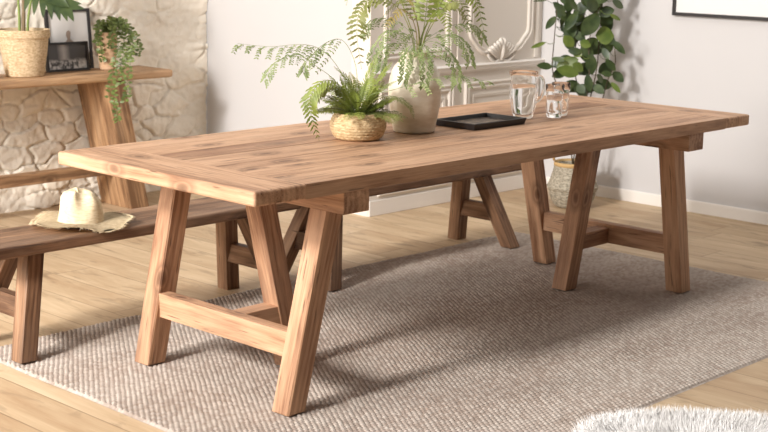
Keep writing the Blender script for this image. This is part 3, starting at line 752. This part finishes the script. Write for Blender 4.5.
LV = [(80,35,135,85,32),(95,85,55,138,26),(60,185,0,210,16),(90,275,30,272,28),(130,140,178,65,34),(130,150,190,130,40),(260,70,200,158,62),(255,150,330,150,72),
 (268,40,200,10,55),(250,60,205,35,45),(310,20,365,42,32),(300,75,350,95,16),(320,170,368,222,26),(220,200,268,160,50),(130,155,172,196,40),(195,240,108,272,46),
 (195,300,105,283,46),(235,218,245,305,42),(225,300,238,372,32),(295,240,338,285,28),(330,285,372,325,36),(318,330,354,370,20),(280,295,325,300,24),(88,240,135,250,20),
 (105,12,128,44,16),(230,15,300,12,40),(280,0,320,8,30),(190,180,235,195,34),(150,210,205,215,28),(175,330,140,372,30),(190,340,215,375,34),(250,340,290,375,34),(205,230,170,205,34),
 (140,100,185,140,40),(215,170,170,140,34),(290,330,265,300,26),(60,30,0,35,6),(240,-10,200,-40,40),(290,-20,340,-30,40),(100,-10,60,-40,36),(110,-30,150,-60,36),(280,200,300,245,26),
 (180,60,140,20,24),(150,120,120,95,22),(170,260,215,285,40),(200,200,250,225,40)]
for k in range(50):                                                  # inner leaves deeper in the plant
    q = Vector((rc.uniform(120, 320), rc.uniform(-60, 370))); a = rc.uniform(0, 2*PI); l_ = rc.uniform(54, 76)
    LV.append((q.x-l_/2*math.cos(a), q.y-l_/2*math.sin(a), q.x+l_/2*math.cos(a), q.y+l_/2*math.sin(a), rc.uniform(34, 50)))
for i, (x0, y0, x1, y1, wd) in enumerate(LV):
    wd *= 1.05; dp = rc.uniform(-.07, .02) if i < 46 else rc.uniform(.0, .13); a = C(x0, y0, dp); b_ = C(x1, y1, dp+rc.uniform(-.05, .03)); d = b_-a; L = d.length
    bm = bmesh.new(); nr = Vector((rc.uniform(-.25, .25), -1, rc.uniform(.1, .6)))
    leaf_blade(bm, a, d, nr, L, wd/3.93/177, 8, rc.uniform(-.02, .15), 0, rc.uniform(.05, .25), .95)
    # petiole to nearest stem
    best_p = min((p for P in stems for p in P if p.z < a.z+.03), key=lambda p: (p-a).length, default=None)
    if best_p is not None:
        mid = (a+best_p)/2+Vector((0, 0, -.01)); tube(bm, spline([best_p, mid, a+d*.02], 6), .0016, 5)
    o = fin('leaf', bm, M['big_leaf2'] if i in (2, 7, 14, 15, 16, 27, 32, 21, 11, 44) else M['big_leaf'], cp, True)
# ================================================================ ITEMS ON THE CONSOLE
TZ = CH+.001
mo = empty('potted_monstera', (1.345, 3.345, TZ), -YAW, label='monstera in a woven raffia basket on the console table', cat='potted plant')
coil_basket('basket', [(.092, 0), (.098, .02), (.112, .11), (.122, .19), (.126, .195), (.131, .205), (.130, .238)], mo, M['raffia'], .011, amp=.0035, twist=44)
soil(mo, .118, .215)
for P in ([(0, 0, .20), (.005, 0, .35), (.0, 0, .5), (-.02, .0, .7)], [(.02, 0, .20), (.03, -.01, .3), (.055, -.01, .42), (.09, -.01, .55)], [(-.02, 0, .2), (-.02, 0, .35), (-.03, -.02, .5), (-.12, -.04, .62)]):
    bm = bmesh.new(); Q = spline(P, 14); tube(bm, Q, [.011-.0005*i for i in range(15)] if P[0][0] == 0 else [.0075-.0002*i for i in range(15)], 8)
    fin('stem', bm, M['stem'] if P[0][0] == 0 else M['stem_green'], mo, True)
def monstera(base, tip, width, nr, fingers=6):
    """split leaf: fingers leaving a midrib on both sides"""
    bm = bmesh.new(); base = Vector(base); tip = Vector(tip); d = tip-base; L = d.length; d.normalize(); s_ = d.cross(Vector(nr)).normalized(); n_ = s_.cross(d)
    core = [(0, .0), (.1, .5), (.3, .62), (.6, .5), (.85, .3), (1, .03)]
    prev = None
    for t_, w_ in core:
        p = base+d*L*t_; a, b2 = bm.verts.new(p-s_*w_*width*.28+n_*.008), bm.verts.new(p+s_*w_*width*.28+n_*.008); c = bm.verts.new(p)
        if prev: bm.faces.new((prev[0], prev[2], c, a)); bm.faces.new((prev[2], prev[1], b2, c))
        prev = (a, b2, c)
    for sgn in (-1, 1):
        for k in range(fingers):
            t_ = .06+.86*k/(fingers-1); p = base+d*L*t_
            wl = width*.5*(.75+.45*math.sin(PI*(.25+.6*t_)))*(1-.35*t_)
            dr = (s_*sgn*(1-.45*t_)+d*(.35+.75*t_))
            leaf_blade(bm, p, dr, n_, wl, L*.15, 7, .12, 0, .05, .62)
    return fin('leaf', bm, M['big_leaf'], mo, True)
monstera((.05, -.05, .47), (.26, -.10, .355), .27, (0, -.8, .6), 7)
monstera((-.02, 0, .68), (-.15, -.05, .85), .3, (0, -.8, .6)); monstera((.09, -.01, .55), (.22, -.03, .70), .3, (0, -.8, .5)); monstera((-.12, -.04, .62), (-.26, -.16, .62), .24, (0, -.8, .5))
# picture frames
def pic_frame(name, loc, rz, tilt, W, H, t_, content, label, fr=M['black'], thick=.018, cat='picture frame', group=None):
    root = empty(name, loc, rz, label=label, cat=cat, group=group); root.rotation_euler = (tilt, 0, rz)
    bm = bmesh.new()
    box(bm, -W/2, W/2, 0, thick, 0, t_); box(bm, -W/2, W/2, 0, thick, H-t_, H)
    box(bm, -W/2, -W/2+t_, 0, thick, t_, H-t_); box(bm, W/2-t_, W/2, 0, thick, t_, H-t_)
    fin('frame', bm, fr, root)
    boxo('print', -W/2+t_*.8, W/2-t_*.8, thick*.45, thick*.9, t_*.8, H-t_*.8, content, root)
    return root
def bw_mat():
    t = NT('grey_print'); o = t.n('ShaderNodeTexCoord').outputs['Object']; s = t.n('ShaderNodeSeparateXYZ'); t.l(o, s.inputs[0])
    nz = t.noise(o, 22, 3)
    low = t.ramp(t.math('ADD', s.outputs[2], t.math('MULTIPLY', nz, .03)), [(.065, (1, 1, 1, 1)), (.082, (0, 0, 0, 1))])
    pat = t.ramp(t.noise(o, 45, 3), [(.4, lin(70, 66, 66)), (.58, lin(214, 210, 206))])
    ax = t.math('ABSOLUTE', t.math('ADD', s.outputs[0], .02)); glow = t.ramp(t.math('ADD', ax, t.math('MULTIPLY', nz, .02)), [(.012, lin(176, 170, 166)), (.05, lin(74, 70, 70))])
    t.l(t.mix(low, glow, pat), t.p.inputs['Base Color']); t.p.inputs['Roughness'].default_value = .3; return t.m
big = pic_frame('picture_frame', (1.722, 3.478, TZ), 0, -.095, .28, .325, .016, M['mat'], 'tall black frame with a pale print, leaning on the stone wall behind', group='frames on the console')
bm = bmesh.new()                                                     # small bust in the print
lathe(bm, [(0, .085), (.026, .085), (.024, .11), (.010, .122), (.010, .13), (.0145, .142), (.014, .158), (.007, .168), (0, .169)], 24, close=False)
for v in bm.verts: v.co.z += .04; v.co.y = .0075+v.co.y*.04; v.co.x += .004*math.sin(v.co.z*60)
fin('figure', bm, plain('bust_ink', lin(166, 146, 132), .7), big, True)
pic_frame('picture_frame', (1.655, 3.405, TZ), 0, -.12, .265, .155, .013, bw_mat(), 'small black frame with a grey print, in front of the tall frame', group='frames on the console')
# white book on console left
bk = empty('book', (1.06, 3.30, TZ), 0, label='white book standing on the console, left of the monstera basket', cat='book')
boxo('cover', -.07, .07, -.012, .012, 0, .095, M['trim'], bk, .001); boxo('pages', -.067, .069, -.009, .009, .0005, .0955, M['mat'], bk)
# trailing plant
rt = random.Random(21)
tp = empty('trailing_plant', (1.875, 3.37, TZ), -YAW, label='green trailing plant in a tapered wooden pot on the console end', cat='potted plant')
bm = bmesh.new(); lathe(bm, [(0, 0), (.040, 0), (.044, .01), (.052, .12), (.056, .195), (.054, .203), (.049, .200), (.047, .17), (0, .165)], 40, close=False); fin('pot', bm, M['potwood'], tp, True)
def strand(pts, n, mat, lf=.029):
    P = spline(pts, n*2); bm = bmesh.new(); tube(bm, P, .0012, 4)
    for i in range(2, n*2+1):
        for s in (-1, 1):
            d = Vector((s*rt.uniform(.5, 1), rt.uniform(-.9, .3), rt.uniform(-.5, .5)))
            leaf_blade(bm, P[i]+Vector((rt.uniform(-.005, .005), 0, 0)), d, Vector((rt.uniform(-.4, .4), -1, rt.uniform(.1, 1))), lf*rt.uniform(.7, 1.15), lf*.55, 4, .1, 0, .15)
    return fin('strand', bm, mat, tp, True)
def Tq(px, py, dp=0): return ((px-108)/190, dp, ((66-py)/190-.198*dp)/.98)
for P in ([(0, 0, .17), Tq(110, 22), Tq(118, 16, -.03), Tq(128, 20, -.05), Tq(136, 36, -.06), Tq(139, 55, -.17), Tq(138, 76, -.25), Tq(137, 92, -.26), Tq(135, 102, -.26)],
          [(0, 0, .17), Tq(114, 22), Tq(122, 24, -.04), Tq(128, 42, -.06), Tq(130, 60, -.19), Tq(127, 78, -.25), Tq(124, 96, -.26), Tq(126, 110, -.26), Tq(127, 121, -.26)],
          [(0, 0, .17), Tq(106, 22), Tq(103, 22, -.03), Tq(102, 34, -.06), Tq(104, 46, -.07), Tq(106, 60, -.07)],
          [(0, 0, .17), Tq(112, 18), Tq(116, 16, -.05), Tq(116, 32, -.07), Tq(114, 46, -.07)],
          [(0, 0, .17), Tq(114, 22), Tq(124, 18, 0), Tq(134, 26, .0), Tq(141, 40, 0), Tq(141, 52, -.02)],
          [(0, 0, .17), Tq(112, 22), Tq(118, 28, -.05), Tq(122, 44, -.07), Tq(124, 60, -.20), Tq(122, 76, -.25), Tq(119, 98, -.26)],
          [(0, 0, .17), Tq(114, 20), Tq(124, 30, -.04), Tq(132, 50, -.06), Tq(134, 60, -.19), Tq(131, 84, -.25)],
          [(0, 0, .17), Tq(112, 20, .03), Tq(122, 20, .05), Tq(130, 32, .05), Tq(132, 50, .04)],
          [(0, 0, .17), Tq(104, 18, -.02), Tq(100, 26, -.04), Tq(100, 40, -.05)]):
    strand(P, int(3+1.7*len(P)), M['trail_leaf'])
# ================================================================ WALL PICTURE
wf = empty('wall_picture', (XR-.026, .62, 1.085), -PI/2, label='wide thin black picture frame hanging on the right-hand white wall', cat='picture frame')
Wd_, Hh = 1.31, .9; t_ = .018; bm = bmesh.new()
for a in ((-Wd_/2, Wd_/2, 0, t_), (-Wd_/2, Wd_/2, Hh-t_, Hh), (-Wd_/2, -Wd_/2+t_, t_, Hh-t_), (Wd_/2-t_, Wd_/2, t_, Hh-t_)): box(bm, a[0], a[1], 0, .024, a[2], a[3])
fin('frame', bm, M['black'], wf); boxo('print', -Wd_/2+t_, Wd_/2-t_, .012, .020, t_, Hh-t_, M['mat'], wf)
# ================================================================ SHEEPSKIN
rs = np.random.default_rng(33)
sk = empty('sheepskin_rug', (.775, -1.09, 0), label='fluffy white sheepskin rug at the near edge of the beige rug', cat='rug')
def rad(th_): return .475*(1+.06*np.sin(2*th_+.4)+.04*np.sin(5*th_+1)+.025*np.sin(9*th_))
bm = bmesh.new(); lathe(bm, [(0, .001), (.42, .001), (.45, .008), (.44, .022), (0, .026)], 72, lambda th_, r, z_: r*float(rad(th_))/.475, close=False)
fin('hide', bm, M['hide'], sk, True)
N = 60000
th_ = rs.random(N)*2*PI; rr = np.sqrt(rs.random(N))*rad(th_)*.97
bx = rr*np.cos(th_); by = rr*np.sin(th_); bz = np.where(rr > .9*rad(th_), .012, .024)
out = np.clip((rr/rad(th_)-.75)*2.2, 0, .8)
cl = 9.; lx = vnoise(bx*cl+40, by*cl+40, 41)-.5; ly = vnoise(bx*cl+80, by*cl+10, 42)-.5
L = .045*(.6+.6*rs.random(N))
dx = out*np.cos(th_)+lx*1.6+rs.normal(0, .18, N); dy = out*np.sin(th_)+ly*1.6+rs.normal(0, .18, N); dz = np.ones(N)*(1-.45*out)
nn = np.sqrt(dx**2+dy**2+dz**2); dx, dy, dz = dx/nn*L, dy/nn*L, dz/nn*L
wd = .0013; pa = rs.random(N)*PI; wx_, wy_ = wd*np.cos(pa), wd*np.sin(pa)
co = np.zeros((N, 5, 3), np.float32)
co[:, 0] = np.stack([bx-wx_, by-wy_, bz], 1); co[:, 1] = np.stack([bx+wx_, by+wy_, bz], 1)
mx_, my_, mz_ = bx+dx*.55, by+dy*.55, bz+dz*.6
co[:, 2] = np.stack([mx_+wx_*.8, my_+wy_*.8, mz_], 1); co[:, 3] = np.stack([mx_-wx_*.8, my_-wy_*.8, mz_], 1)
co[:, 4] = np.stack([bx+dx*1.1, by+dy*1.1, np.maximum(.003, bz+dz*.95)], 1)
i0 = (np.arange(N)*5)[:, None]
lv = np.concatenate([i0+0, i0+1, i0+2, i0+3, i0+3, i0+2, i0+4], 1).ravel().astype(np.int32)
ls = np.stack([np.arange(N)*7, np.arange(N)*7+4], 1).ravel().astype(np.int32)
me = bpy.data.meshes.new('pile'); me.vertices.add(N*5); me.vertices.foreach_set('co', co.ravel()); me.loops.add(len(lv)); me.loops.foreach_set('vertex_index', lv)
me.polygons.add(len(ls)); me.polygons.foreach_set('loop_start', ls); me.update(); me.validate()
tag(link('pile', me, M['wool'], sk), kind='stuff')
